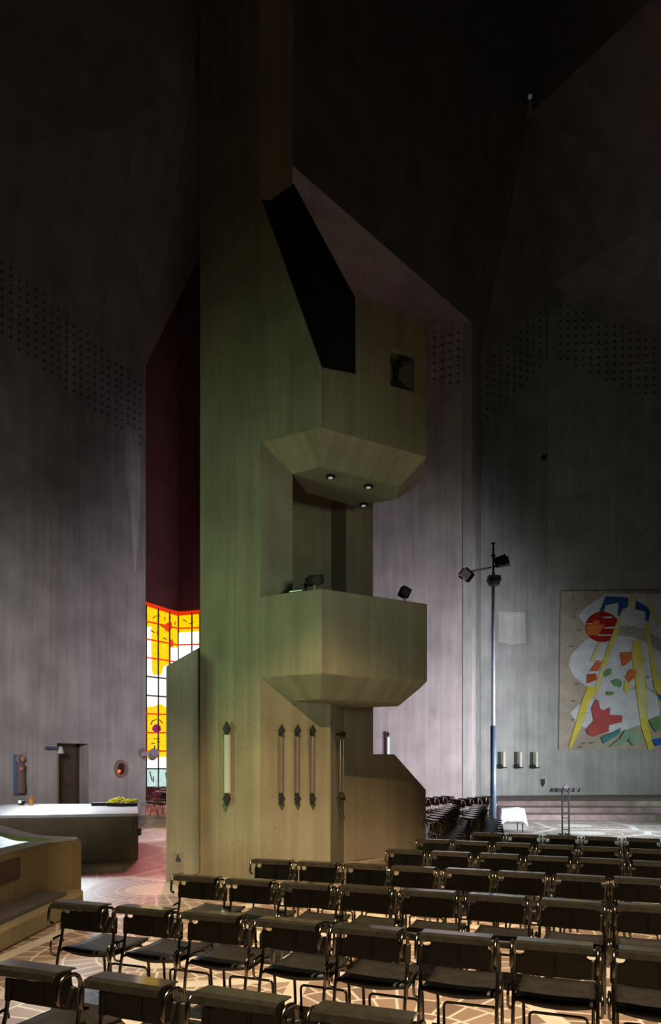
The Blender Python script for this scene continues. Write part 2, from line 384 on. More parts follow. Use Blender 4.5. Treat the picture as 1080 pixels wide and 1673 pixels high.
gp([(LM, 972), (291, 1003), (291, 1285), (LM, 1285)], 0, 0)
gp([(291.01, 1003), (350, 998), (350, 1285), (291.01, 1285)], 0, 0)
gp([(238, 1024), (247, 1024), (247, 1062), (248, 1092), (250, 1102), (263, 1103), (268, 1088), (279, 1085), (279, 1058), (291, 1058), (291, 1150), (274, 1157), (262, 1150), (250, 1154), (LM, 1160), (LM, 1030)], 1, .012)
gp([(291.01, 1034), (350, 1030), (350, 1120), (291.01, 1120)], 1, .012)
gp([(LM, 1244), (291, 1243), (291, 1285), (LM, 1285)], 2, .012)
gp([(238, 1238), (250, 1243), (262, 1236), (291, 1240), (291, 1256), (LM, 1256)], 1, .018)
gp([(249, 1188), (252, 1184), (258, 1183), (262, 1187), (263, 1193), (258, 1197), (252, 1196), (248, 1192)], 4, .02)
gp([(266, 1024), (272, 1018), (280, 1016), (281, 1026), (276, 1033), (270, 1030)], 3, .02)
gp([(276, 1050), (279, 1044), (283, 1046), (283, 1055), (278, 1058)], 3, .02)
for x0, y0 in ((258, 1008), (267, 1012), (255, 1035), (284, 1020), (276, 1012)):
    gp([(x0, y0), (x0+2, y0-5), (x0+3, y0-4), (x0+2, y0+2)], 3, .02)
finish('pane', bm, [g_y, g_w, g_t, g_r, g_p], win, uv=False)
bm = NB()
def bar(p, q, w=.035, mi=0, lift=.05):
    a = gl(*p); c = gl(*q); n = ng if max(p[0], q[0]) <= 291 else nh
    d = (c-a).normalized(); s = d.cross(n)*w
    poly_slab(bm, [a+s+n*lift, c+s+n*lift, c-s+n*lift, a-s+n*lift], -n*.05, mi)
for x in (218, 238.8, 258.3, 276.8, 291): bar((x, 975+(x-195)*.3), (x, 1285), .03, 0)
for x in (314, 327, 340): bar((x, 1000), (x, 1285), .03, 0)
ys = [987, 1015, 1044, 1074, 1105, 1136, 1166, 1197, 1227, 1256]
for i, y in enumerate(ys):
    sl = max(0, (1200-y)*.0012)
    bar((LM, y-43*sl), (291, y+53*sl), .035, 1 if i in (0, 1, 2, 3, 6, 7, 8) else 0)
    bar((291.01, y+53*sl), (350, y+53*sl-2), .035, 1 if i < 4 else 0)
bar((LM, 973), (291, 1003.5), .10, 1, .04); bar((291.01, 1003), (350, 998), .10, 1, .04)
bar((238.5, 1160), (238.5, 1243), .05, 1, .045)
for x, y, dx, dy in ((250, 1178, 5, -3), (260, 1176, 5, 5), (246, 1184, 3, -7), (251, 1207, 10, 0), (256, 1212, 5, 0), (247, 1215, 5, -1), (252, 1218, 0, 12), (246, 1030, 6, 4), (262, 1022, 5, 3), (266, 1042, 6, 3), (249, 1010, 6, -4), (300, 1012, 5, 4), (310, 1020, 6, -3), (250, 1268, 0, 10), (270, 1262, 2, 14), (244, 1260, 4, 16)):
    bar((x, y), (x+dx, y+dy), .018, 0, .06)
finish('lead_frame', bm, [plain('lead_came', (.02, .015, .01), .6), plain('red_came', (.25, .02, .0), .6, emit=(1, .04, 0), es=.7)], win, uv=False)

# ------------------------------------------------------------------ altar steps
def steps():
    bm = NB()
    m_st = plain('red_brick_step', (.17, .13, .115), .8, 0, .3, 3)
    yy = [22.9, 23.9, 24.9]
    for i, y in enumerate(yy):
        prism(bm, [(5.75 if i == 0 else 5.6+.1*i, y), (18, y-.2), (18, 31), (W2L.x+.2, 28.4) if False else (5.9, 28.6)], .17*i, .17*(i+1), 0)
    return struct(finish('altar_steps', bm, m_st))
steps()

# ------------------------------------------------------------------ pulpit tower
P328 = up(327, CY, 11.8); P328.z = 0
UA = Vector((2265/1150, -1, 0)).normalized(); UB = Vector((1914/1150, 1, 0)).normalized()
NA = Vector((-UA.y, UA.x, 0)); NA = -NA if NA.y > 0 else NA
NBn = Vector((-UB.y, UB.x, 0)); NBn = -NBn if NBn.y > 0 else NBn
P425 = hit2(425, P328, UA); F1 = hit2(525, P328, UA); F2 = hit2(698, F1, UB); P478 = hit2(478, P425, UB)
def pa(px, py): return onpl(px, py, P328, NA)
def pr(px, py): return onpl(px, py, F1, NBn)
def pz(P, z): return Vector((P.x, P.y, z))
def pb(px, py): return onpl(px, py, P425, NBn)
tower = tag(empty('pulpit_tower', gz(P425)), 'tall board-marked concrete pulpit tower with hexagonal balcony and stair wall', 'pulpit')
ZT = 26
z_lo_b, z_lo_t = pr(525, 1100).z, pr(525, 961).z
z_up_b = pr(525, 697).z
z_diag = pa(426, 320).z
back = Vector((0, 1.6, 0))
BW = P478-P425
LB = P328+BW*1.6; 
shaft_full = [P328, P425, P478, P478+Vector((-.3, 1.2, 0)), P328+Vector((.25, 1.9, 0))]
bm = NB()
prism(bm, shaft_full, 0, z_up_b)
prism(bm, shaft_full, z_diag, ZT)
# hollow part: left wall with slanting edge is one plane with the balcony's left face
off = BW
dT0 = pa(425, 319); dT0.z = z_diag
poly_slab(bm, [pz(P328, z_up_b), pz(P328, z_diag), dT0, pa(525, 600), pz(F1, z_up_b)], -NA*.2)
bq = P328+Vector((.25, 1.9, 0))
poly_slab(bm, [pz(P328, z_up_b), pz(P328, z_diag), pz(bq, z_diag), pz(bq, z_up_b)], (.1, 0, 0))
bq2 = P478+Vector((-.3, 1.2, 0))
poly_slab(bm, [pz(bq, z_up_b), pz(bq, z_diag), pz(bq2, z_diag), pz(bq2, z_up_b)], (0, .1, 0))
finish('shaft', bm, m_tower, tower)

bm = NB()
dA0, dA1 = pa(425.5, 319), pa(526, 602); bk = -NBn*.04  # black sheet, the shade inside the hood is put into its colour
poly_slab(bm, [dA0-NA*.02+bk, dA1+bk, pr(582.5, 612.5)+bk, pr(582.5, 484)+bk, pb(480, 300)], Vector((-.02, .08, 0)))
o = finish('hood_shade', bm, plain('shade_black', (.012, .012, .012), .8, 0, .3, 2, spec=.1), tower); o['label'] = 'steep black sheet for the shade inside the hood'

# lower wall, return and stair wall
ZL = z_lo_b-.28
C1 = hit2(540, P425, UB)
E0, E1, E2, E3 = [Vector(((px-CX)/F*d, d, 0)) for px, d in ((428, 13.1), (541, 13.7), (566, 13.35), (609.5, 13.75))]
D0 = hit2(562, E2, E3-E2)
UD = (E3-E2).normalized(); ND = Vector((UD.y, -UD.x, 0))
if ND.y > 0: ND = -ND
def pd(px, py): return onpl(px, py, D0, ND)
D1 = hit2(696, D0, UD); D610 = hit2(610, D0, UD)
Bk = Vector((-UD.y, UD.x, 0))
ZJ = 3.7
bm = NB()
prism(bm, [P478, C1, D0, D0+Vector((-.1, .4, 0)), P478+Vector((-.3, 1.2, 0))], 0, ZL+.25)
bevel(finish('lower_wall', bm, m_tower, tower), .01)
bm = NB()
poly_slab(bm, [gz(D0), pz(D0, ZJ), pz(D610, ZJ), pd(610, 1232), pd(645, 1232.5), pd(696, 1290), gz(D1)], -ND*.25)
bevel(finish('stair_wall', bm, m_rail, tower), .012)
# back of the preacher's bay
bm = NB()
ztop = z_up_b+.3
prism(bm, [E0, E1, E2, E3, E3+Vector((.0, .3, 0)), E2+Vector((0, .6, 0)), E0+Vector((0, .6, 0))], ZJ, ztop)
bevel(finish('bay_wall', bm, m_rail, tower), .012)

# hexagonal balconies
U3d = Vector((0.02, 1, 0)).normalized()
F0 = P425.copy()
F3 = F2+U3d*1.15
F4 = F3+Vector((-1.3, .6, 0))
Fb = [F0, F1, F2, F3, F4, F0+Vector((.3, 1.0, 0))]
def inset(poly, d):
    n = len(poly); out = []
    c = sum(poly, Vector())/n
    for i in range(n):
        a, b, c2 = poly[i-1], poly[i], poly[(i+1) % n]
        def off(p, q):
            t = (q-p).normalized(); nn = Vector((-t.y, t.x, 0))
            if nn.dot(c-p) < 0: nn = -nn
            return p+nn*d, t
        p1, t1 = off(a, b); p2, t2 = off(b, c2)
        den = t1.x*t2.y-t1.y*t2.x
        s = ((p2.x-p1.x)*t2.y-(p2.y-p1.y)*t2.x)/den
        out.append(p1+t1*s)
    return out
def ringz(poly, z): return [Vector((p.x, p.y, z)) for p in poly]
def balcony(name, zc, zb_, zt, thick=.2, ins=.42):
    bm = NB(); inner = inset(Fb, thick); low = inset(Fb, ins)
    low[0] = hit2(478, P425, UB); low[-1] = Fb[-1]+Vector((.4, .1, 0))
    loft(bm, [ringz(low, zc), ringz(Fb, zb_), ringz(Fb, zt), ringz(inner, zt), ringz(inner, zb_+.1)], cap=True)
    return bevel(finish(name, bm, m_tower, tower), .018)
balcony('balcony', zat(1142, F1.y+.45), z_lo_b, z_lo_t)
# canopy: same hexagon, right face with a notch and a small window
zc = zat(760, F1.y+.45); low = inset(Fb, .45); low[0] = hit2(478, P425, UB); low[-1] = Fb[-1]+Vector((.4, .1, 0))
bm = NB(); loft(bm, [ringz(low, zc), ringz(Fb, z_up_b)])
bevel(finish('canopy_soffit', bm, m_tower, tower), .015)
ztl = pr(525, 600).z; zn = pr(582, 611).z; zt = pr(582, 485).z; zr = pr(698, 526).z
w_ = [(637.5, 566), (672, 579), (679, 642), (637.5, 630)]
wq = [pr(*p) for p in ((637.5, 567), (677, 581), (677, 641), (637.5, 630))]
bm = NB()
th = Vector((.015, .24, 0))
zc0 = z_up_b
# pieces around the window opening
poly_slab(bm, [pz(F1, zc0), pz(F1, ztl), pr(582, 611), pz(pr(582, 611), zc0)], th)
poly_slab(bm, [pz(pr(582, 611), zc0), pr(582, 485), pz(wq[0], pr(637.5, 505).z), wq[0], wq[3], pz(wq[3], zc0)], th)
poly_slab(bm, [pz(wq[3], zc0), wq[3], wq[2], pz(wq[2], zc0)], th)
poly_slab(bm, [wq[0], pz(wq[0], pr(637.5, 505).z), pz(wq[1], pr(677, 518.5).z), wq[1]], th)
poly_slab(bm, [pz(wq[2], zc0), wq[2], wq[1], pz(wq[1], pr(677, 518.5).z), pr(698, 526), pz(F2, zc0)], th)
poly_slab(bm, [pz(F2, zc0), pz(F2, zr), pz(F3, zr+.4), pz(F3, zc0)], (-.22, 0, 0))
finish('canopy', bm, m_tower, tower)
bm = NB()
rp_ = lambda x, y, k=.16: pr(x, y)-NBn*k
poly_slab(bm, [rp_(637, 566), rp_(678, 578), rp_(678, 642), rp_(637, 632)], -NBn*.04, 1)
tube(bm, [rp_(639, 580, .08), rp_(649, 586, .08), rp_(653, 600, .08), rp_(652, 634, .08)], .035)
tube(bm, [rp_(653, 600, .08), rp_(658, 590, .08), rp_(672, 583, .08)], .035)
ico(bm, rp_(662, 588, .06), .085)
poly_slab(bm, [rp_(638, 621, .02), rp_(656, 622, .02), rp_(676, 641, .02), rp_(638, 630, .02)], -NBn*.1)
o = finish('window', bm, [m_dark, plain('lit_reveal_pane', (.17, .165, .12), .5)], tower); o['label'] = 'small dark window with forked iron bar'  # pane colour lightened to stand for the lit reveal behind
# downlights in the soffit
for i, (px, py) in enumerate(((540, 777), (602, 793), (594, 823))):
    d = F*(zc-H)/(CY-py); p = up(px, py, d); p.z = zc
    bm = NB(); cyl(bm, p+Vector((0, 0, .05)), p-Vector((0, 0, .035)), .075, seg=20, mi=0)
    o = finish('downlight', bm, [m_black], tower)
    bm = NB(); cyl(bm, p-Vector((0, 0, .034)), p-Vector((0, 0, .045)), .038, seg=16)
    finish('lens', bm, plain('downlight_lens', (.5, .5, .5), .2, emit=(1, 1, 1), es=.25), o)
# boundary wall left of the tower
Q0 = upz(272, 1440, 0); Q1 = upz(327, 1427, 0)
zq0 = zat(1088, Q0.y); zq1 = zat(1057, Q1.y)
UQ = (Q1-Q0).normalized(); 
bm = NB(); poly_slab(bm, [Q0, pz(Q0, zq0), pz(Q1, zq1), Q1], Vector((-.065, .26, 0)))
struct(bevel(finish('wall_partition', bm, concrete('partition_concrete', (.35, .38, .335), .16)), .015))
NQ = Vector((UQ.y, -UQ.x, 0))
def pq(px, py): return onpl(px, py, Q0, NQ)
# sign
sg = tag(empty('accessibility_sign', pq(289, 1400)), 'small square plate with a blue pictogram low on the grey wall left of the tower', 'sign')
bm = NB(); poly_slab(bm, [pq(281, 1394)+NQ*.02, pq(298, 1392)+NQ*.02, pq(298, 1425)+NQ*.02, pq(281, 1428)+NQ*.02], -NQ*.018); finish('plate', bm, plain('sign_grey', (.33, .33, .31), .6), sg)
bm = NB(); poly_slab(bm, [pq(x, y)+NQ*.024 for x, y in ((285, 1408), (285.5, 1402), (287, 1401), (287, 1396.5), (290.5, 1396), (290.5, 1400), (293, 1402), (294, 1407.5))], -NQ*.006); finish('pictogram', bm, plain('sign_blue', (.06, .08, .22), .5), sg)

# wall lamps: glass tubes with diamond ends
def wall_lamp(fn, n, px, y0, y1, w, label, px1=None, tint=m_glass, grp=None, dark=False):
    px1 = px if px1 is None else px1
    a, c = fn(px, y0)+n*.07, fn(px1, y1)+n*.07; c = Vector((a.x, a.y, c.z))
    e = tag(empty('wall_lamp', (c.x, c.y, c.z)), label, 'lamp', grp)
    bm = NB(); cyl(bm, a-Vector((0, 0, .1)), c+Vector((0, 0, .1)), w, seg=16); finish('glass_tube', bm, tint, e, smooth=False)
    s = Vector((-n.y, n.x, 0))
    for p in (a, c):
        bm = NB(); r = w*1.25; poly_slab(bm, [p+s*r, p+Vector((0, 0, r*1.7)), p-s*r, p-Vector((0, 0, r*1.7))], n*.04)
        box(bm, p-n*.03, (.03, .09, .04), Matrix.Rotation(math.atan2(n.x, -n.y), 3, 'Z')); finish('bracket', bm, m_dark, e)
    return e
G = 'tubular wall lamps on the pulpit tower'
m_tube_d = plain('shaded_glass', (.15, .13, .115), .2)  # dark copy of the tube glass for lamps without the daylight reflection
wall_lamp(pa, NA, 375.5, 1191, 1305, .055, 'pale glass tube lamp on the broad left face of the tower', grp=G)
for px, lab in ((456.5, 'glass tube lamp under the balcony, nearest the tower corner'), (482.5, 'glass tube lamp under the balcony, middle of the trio'), (507, 'glass tube lamp under the balcony, nearest the pair of thin strips')):
    wall_lamp(pb, NBn, px, 1194, 1305, .045, lab, grp=G, tint=m_tube_d)
US = (D0-C1); US.z = 0; US.normalize(); NS = Vector((US.y, -US.x, 0)); NS = -NS if NS.y > 0 else NS
def ps(px, py): return onpl(px, py, C1, NS)
for px, lab in ((549.5, 'thin strip lamp beside the stair wall, left of the pair'), (554.5, 'thin strip lamp beside the stair wall, right of the pair')):
    wall_lamp(ps, NS, px, 1200, 1303, .025, lab, grp=G, tint=m_tube_d)
wall_lamp(rw1, RN1, 635, 1200, 1300, .055, 'pale glass tube lamp on the far wall above the stair parapet', tint=plain('sky_tube', (.45, .6, .7), .2))

# things on the balcony rim
e = tag(empty('book_rest', pa(480, 962)-NA*.1), 'slanted dark book rest on the left rim of the balcony', 'book rest')
p = pz(pa(480, 962)-NA*.1, z_lo_t); rz = Matrix.Rotation(math.atan2(UA.y, UA.x), 3, 'Z')
bm = NB(); poly_slab(bm, [p-UA*.14, p+UA*.13, p+UA*.13+Vector((0, 0, .15)), p+UA*.02+Vector((0, 0, .12)), p-UA*.14+Vector((0, 0, .03))], -NA*.1); finish('board', bm, plain('grey_slate', (.05, .055, .05), .4), e)
bm = NB(); cyl(bm, p-UA*.12+NA*.02+Vector((0, 0, .03)), p+UA*.11+NA*.02+Vector((0, 0, .03)), .012); finish('ledge', bm, plain('pale_metal', (.6, .6, .58), .35, .5), e)
def flood(name, p, rot, s, label, cat='lamp'):
    e = tag(empty(name, p), label, cat)
    c = p+Vector((0, 0, .13+s[2]*.2))
    bm = NB(); box(bm, c, s, rot); o = bevel(finish('housing', bm, m_black, e), .012)
    bm = NB(); cyl(bm, c+rot @ Vector((0, -s[1]/2-.005, -.02)), c+rot @ Vector((0, -s[1]/2+.01, -.02)), s[0]*.32, seg=16); finish('front', bm, m_dark, e)
    bm = NB(); cyl(bm, p, c, .018); finish('stem', bm, plain('grey_stem', (.3, .3, .32), .4), e)
    return e
p = pz(pr(527, 955)-NBn*.1, z_lo_t)-UB*.12
p = pz(pa(510, 962)-NA*.08, z_lo_t)
flood('spotlight', p, Matrix.Rotation(.35, 3, 'Z') @ Matrix.Rotation(-.2, 3, 'Y'), (.24, .2, .13), 'black spotlight on the balcony rim beside the book rest')
p = pz(pr(667, 975)-NBn*.1, z_lo_t)
flood('spotlight', p, Matrix.Rotation(.3, 3, 'Z') @ Matrix.Rotation(.45, 3, 'Y'), (.16, .16, .16), 'black cube spotlight tilted on the right rim of the balcony')

# ------------------------------------------------------------------ chairs
def make_chair(name, label):
    e = tag(empty(name), label, 'chair')
    for s in (-1, 1):
        bm = NB()
        tube(bm, [(s*.24, -.33, 0), (s*.24, -.27, .40), (s*.24, -.22, .55), (s*.24, -.20, .80), (s*.24, -.36, .812), (s*.24, -.37, .68), (s*.24, -.325, .665)], .0115, 8, 4)
        finish('leg', bm, m_chrome, e, True, False)
    for s in (-1, 1):
        bm = NB(); tube(bm, [(s*.235, -.25, .435), (s*.22, .235, .445), (s*.22, .27, 0)], .0115, 8, 3); finish('leg', bm, m_chrome, e, True, False)
    # ledge over the back loops
    bm = NB(); prof = [(-.20, .812), (-.22, .826), (-.34, .832), (-.372, .822), (-.382, .79), (-.376, .785), (-.366, .812), (-.34, .820), (-.22, .814)]
    loft(bm, [[Vector((x, y, z)) for y, z in prof] for x in (-.215, .215)]); finish('book_ledge', bm, m_leather2, e, False, False)
    # back panel with notched corners and sleeves
    bm = NB(); Y = -.215
    poly_slab(bm, [Vector((x, Y, z)) for x, z in ((-.25, .60), (-.25, .715), (-.20, .715), (-.18, .725), (-.175, .80), (.175, .80), (.18, .725), (.20, .715), (.25, .715), (.25, .60), (.12, .592), (-.12, .592))], (0, .022, 0))
    for s in (-1, 1): cyl(bm, (s*.24, -.212, .595), (s*.24, -.205, .72), .021, seg=12)
    box(bm, (0, Y-.004, .69), (.012, .012, .18)); 
    bevel(finish('backrest', bm, m_leather, e, False, False), .005, 1)
    # sling seat
    bm = NB(); n = 7; rows = []
    for i in range(n):
        y = -.24+.48*i/(n-1); f = math.sin(math.pi*i/(n-1))
        sag = .085*(1-abs(i/(n-1)-.35)) ; rows.append((y, .462-.012*f, .462-.02-sag*(.62+.38*f)))
    rings = []
    for y, zt_, zb_ in rows:
        r = []
        for k in range(9): x = -.225+.45*k/8; r.append(Vector((x, y, zt_-.010*math.sin(math.pi*k/8))))
        for k in range(8, -1, -1): x = -.225+.45*k/8; r.append(Vector((x, y, zt_-.02-(zt_-.02-zb_)*math.sin(math.pi*min(1, max(0, .06+.88*k/8))))))
        rings.append(r)
    loft(bm, rings); finish('seat', bm, m_leather, e, True, False)
    bm = NB(); tube(bm, [(-.185, .30, 0), (-.185, .285, .20), (.185, .285, .20), (.185, .30, 0)], .010, 8, 4, rmax=.035); finish('kneeler_bar', bm, m_chrome, e, True, False)
    for s in (-1, 1):
        bm = NB(); tube(bm, [(s*.24, -.255, .40), (s*.265, -.31, .41), (s*.265, -.33, .53), (s*.265, -.20, .545), (s*.262, -.19, .49)], .009, 8, 4); finish('coupling_hook', bm, m_chrome, e, True, False)
    return e
def dup(root, loc, rz, label, group):
    r = root.copy(); COL.objects.link(r); r.location = loc; r.rotation_euler = (0, 0, rz); r['label'] = label; r['group'] = group
    for ch in root.children:
        c = ch.copy(); COL.objects.link(c); c.parent = r
    return r
proto = make_chair('stacking_chair', '')
_used = [False]
def chair(loc, rz, label, group):
    if not _used[0]:
        _used[0] = True; proto.location = loc; proto.rotation_euler = (0, 0, rz); proto['label'] = label; proto['group'] = group; return proto
    return dup(proto, loc, rz, label, group)
ORD = ['first', 'second', 'third', 'fourth', 'fifth', 'sixth', 'seventh', 'eighth', 'ninth']
RZ = -math.radians(20.5)
def row_at(c0, y0, c1, y1, n, extra, desc, grp, rzj=.0):
    a, b = upz(c0, y0, .815), upz(c1, y1, .815)
    for i in range(n+extra):
        t = i/(n-1); p = a.lerp(b, t)
        rz = RZ+random.uniform(-.03, .03)
        f = Vector((-math.sin(rz), math.cos(rz), 0))
        p = p+f*.29+Vector((random.uniform(-.015, .015), random.uniform(-.02, .02), 0))
        nm = ORD[i]+' from the left' if i else 'leftmost'
        chair((p.x, p.y, 0), rz, 'black tubular chair, '+nm+' in '+desc, grp)
row_at(55, 1583, 395, 1627, 3, 1, 'the row nearest the camera', 'chairs in the nearest row')
row_at(132, 1477, 907, 1542, 7, 1, 'the second row from the camera', 'chairs in the second row')
row_at(324, 1433, 932, 1473, 7, 1, 'the third row from the camera', 'chairs in the third row')
row_at(447, 1406, 948, 1432, 7, 1, 'the fourth row, below the tube lamps', 'chairs in the fourth row')
row_at(665, 1390, 981, 1405, 5, 1, 'the fifth row, right of the stair wall', 'chairs in the fifth row')
row_at(710, 1373, 982, 1386, 5, 1, 'the sixth row, last but one', 'chairs in the sixth row')
row_at(797, 1362, 1050, 1371, 5, 0, 'the seventh row, nearest the white table', 'chairs in the seventh row')
# side blocks by the pole lamp
def line_row(p0, dx, dy, n, step, face, desc, grp):
    u = Vector((dx, dy, 0)).normalized()
    for i in range(n):
        p = Vector((p0[0], p0[1], 0))+u*step*i
        chair((p.x, p.y, 0), face, 'black tubular chair, '+ORD[i]+' in '+desc, grp)
fa = math.atan2(-1, .25)
line_row((2.15, 13.1), .25, .97, 9, .58, math.atan2(.25, .97)-math.pi/2-math.pi*0+0, 'the side row closest to the stair wall', 'chairs in the inner side row')
line_row((2.95, 13.6), .25, .97, 8, .58, math.atan2(.25, .97)-math.pi/2, 'the side row left of the pole lamp', 'chairs in the outer side row')
line_row((2.95, 20.8), .55, .83, 4, .58, -math.pi/2+.58, 'the back row along the pale right wall', 'chairs along the right wall')
line_row((3.85, 20.3), .58, .81, 5, .58, -math.pi/2+.62, 'the back row by the niche corner', 'chairs by the niche corner')
# chapel chairs
k = 0
for (px, d, rz) in ((246, 25.6, 2.2), (262, 24.7, 2.5), (256, 27.4, 2.3), (272, 27.0, 2.4), (249, 29.4, 2.4), (266, 29.2, 2.3)):
    p = up(px, CY, d); nm = ['nearest on the left', 'nearest on the right', 'left one of the middle pair', 'right one of the middle pair', 'left one under the window', 'right one under the window'][k]; k += 1
    chair((p.x, p.y, 0), rz, 'dark chair in the red-lit chapel, '+nm, 'chairs in the chapel')

# ------------------------------------------------------------------ font and altar block on the left
def offset_ring(poly, d): return inset(poly, d)
fe = tag(empty('baptismal_font', (-4.6, 8.6, 0)), 'rough tan concrete font with a green basin in the left foreground', 'font')
FO = [Vector(p) for p in ((-3.78, 6.3, 0), (-3.64, 9.05, 0), (-3.42, 9.35, 0), (-3.40, 9.6, 0), (-3.52, 9.85, 0), (-4.15, 10.1, 0), (-6.2, 12.6, 0), (-8.2, 11.6, 0), (-7.2, 6.3, 0))]
bm = NB(); inn = inset(FO, .36)
loft(bm, [ringz(FO, 0), ringz(FO, .80), ringz(inset(FO, .03), .845), ringz(inn, .845), ringz(inset(FO, .40), .72)])
bevel(finish('basin_wall', bm, m_stone, fe), .03, 3)
bm = NB(); prism(bm, inset(FO, .37), .74, .80); o = finish('basin', bm, plain('verdigris', (.16, .36, .29), .35, .1, .25, 2), fe); o['label'] = 'green verdigris basin'
bm = NB()
FN = Vector((1, -.05, 0)).normalized()
poly_slab(bm, [Vector((-3.745, 6.9, .53)), Vector((-3.69, 8.32, .53)), Vector((-3.69, 8.32, .765)), Vector((-3.745, 6.9, .765))], (.035, 0, 0))
o = bevel(finish('recess', bm, plain('recess_wood', (.07, .04, .025), .7), fe), .02); o['label'] = 'dark brown slot panel'
bm = NB(); prism(bm, [(-3.8, 6.3), (-3.30, 6.3), (-3.16, 8.95), (-3.25, 9.25), (-3.6, 9.3)], 0, .22); bevel(finish('plinth', bm, m_stone, fe), .03, 3)
bm = NB(); prism(bm, [(-3.8, 6.3), (-3.42, 6.3), (-3.30, 8.8), (-3.6, 8.9)], .22, .27); finish('plinth_strip', bm, plain('slate_strip', (.10, .085, .085), .6), fe)

ae = tag(empty('stone_altar', (-5.5, 14.6, 0)), 'low brown stone altar block with a pale bluish top, behind the font', 'altar')
ZA = .90
AO = [upz(60, 1333.5, ZA)+Vector((-2.6, -.2, 0)), upz(226, 1329, ZA), upz(224, 1313, ZA), upz(13, 1313.5, ZA)]
AO = [gz(p) for p in AO]
bm = NB(); 
A2 = [AO[0], AO[1]+(AO[0]-AO[1]).normalized()*.12, AO[1]+(AO[2]-AO[1]).normalized()*.12, AO[2], AO[3]]
loft(bm, [ringz(A2, 0), ringz(A2, ZA-.06)]); bevel(finish('base', bm, m_blockstone, ae), .03, 3)
bm = NB(); loft(bm, [ringz(A2, ZA-.06), ringz(A2, ZA)]); o = bevel(finish('top_slab', bm, plain('lit_slab', (.52, .56, .60), .3, 0, .08, 3), ae), .01); o['label'] = 'polished slab, pale with reflected window light'  # bluish pale colour holds the window light on the altar top
bm = NB(); q = AO[1].lerp(AO[2], .14); box(bm, (q.x+.0, q.y, .5), (.08, .2, .14)); finish('hinge_block', bm, m_dark, ae)

# flowers in a tray on the altar
ft = upz(200, 1316.5, ZA); 
fl = tag(empty('flower_tray', (ft.x, ft.y, ZA)), 'dark tray heaped with yellow flowers at the right end of the altar', 'flowers')
bm = NB(); box(bm, ft+Vector((0, 0, .03)), (.62, .28, .06)); box(bm, ft+Vector((-.5, .1, .035)), (.4, .25, .07)); bevel(finish('tray', bm, m_black, fl), .01)
m_yel = plain('yellow_petals', (1, .86, .02), .6, 0, .2, 20)
for i in range(56):
    fx = random.uniform(-.30, .30); c = ft+Vector((fx, random.uniform(-.13, .13), .07+random.uniform(.0, .13)*(1-abs(fx)/.5)))
    bm = NB(); r = random.uniform(.038, .055)
    for k in range(6):
        a = k*math.pi/3; ico(bm, c+Vector((math.cos(a)*r*.6, math.sin(a)*r*.6, 0)), r*.55, 1, (1, 1, .5))
    ico(bm, c+Vector((0, 0, .01)), r*.5, 1)
    finish('blossom', bm, m_yel, fl, True, False)
# candle glass and small lantern on the altar
p = upz(35, 1315, ZA); e = tag(empty('glass_candle', p), 'small dark bowl with a glowing candle on the left end of the altar', 'candle')
bm = NB(); cyl(bm, p, p+Vector((0, 0, .10)), .06, .085, 16); finish('bowl', bm, m_dark, e)
bm = NB(); ico(bm, p+Vector((.0, -.09, .075)), .032, 2); finish('flame', bm, plain('candle_flame', (1, .9, .5), .5, emit=(1, .95, .55), es=2.5), e)
p = upz(51, 1315, ZA); e = tag(empty('amber_lantern', p), 'small amber pointed lantern on the left end of the altar', 'lantern')
bm = NB(); cyl(bm, p, p+Vector((0, 0, .14)), .055, .05, 8); finish('body', bm, plain('amber', (.62, .25, .05), .5), e)
bm = NB(); cyl(bm, p+Vector((0, 0, .14)), p+Vector((0, 0, .19)), .075, .01, 8); ico(bm, p+Vector((0, 0, .2)), .03); finish('roof', bm, plain('amber_cap', (.5, .24, .10), .5), e)

# things on the left wall
e = tag(empty('madonna_relief', lw(30, 1299)), 'slim wall relief of a haloed robed figure on a blue back panel', 'relief')
def lwp(px, py, k): return lw(px, py)+LN*k
bm = NB(); poly_slab(bm, [lwp(22, 1233, .08), lwp(26, 1232.5, .08), lwp(26, 1299, .08), lwp(22, 1299.5, .08)], -LN*.08)
poly_slab(bm, [lwp(25.5, 1233, .05), lwp(37, 1234, .05), lwp(37, 1298, .05), lwp(25.5, 1299, .05)], -LN*.05); finish('panel', bm, [plain('blue_panel', (.10, .19, .28), .6)], e)
fc = lambda px, py, k=.1: lwp(px, py, k)
bm = NB(); rings = []
for py, w in ((1297, .13), (1292, .15), (1280, .135), (1268, .12), (1258, .13), (1251, .14), (1247, .07), (1244, .05)):
    c = fc(32, py); rings.append([c+LU*(math.cos(a)*w)+LN*(math.sin(a)*w*.6) for a in [2*math.pi*k/12 for k in range(12)]])
loft(bm, rings); finish('robe', bm, plain('mauve_robe', (.20, .12, .12), .7), e, True)
bm = NB(); ico(bm, fc(33, 1240, .14), .085, 2, (.8, .8, 1.1)); ico(bm, fc(29.5, 1256, .2), .07, 2); finish('head', bm, plain('carved_skin', (.50, .27, .17), .6), e, True)
bm = NB(); c = fc(33, 1239.5, .07); tube(bm, [c+LU*(math.cos(a)*.13)+Vector((0, 0, math.sin(a)*.13)) for a in [2*math.pi*k/16 for k in range(17)]], .03, 6, 1); finish('halo', bm, plain('halo_gold', (.45, .26, .18), .5), e, True)
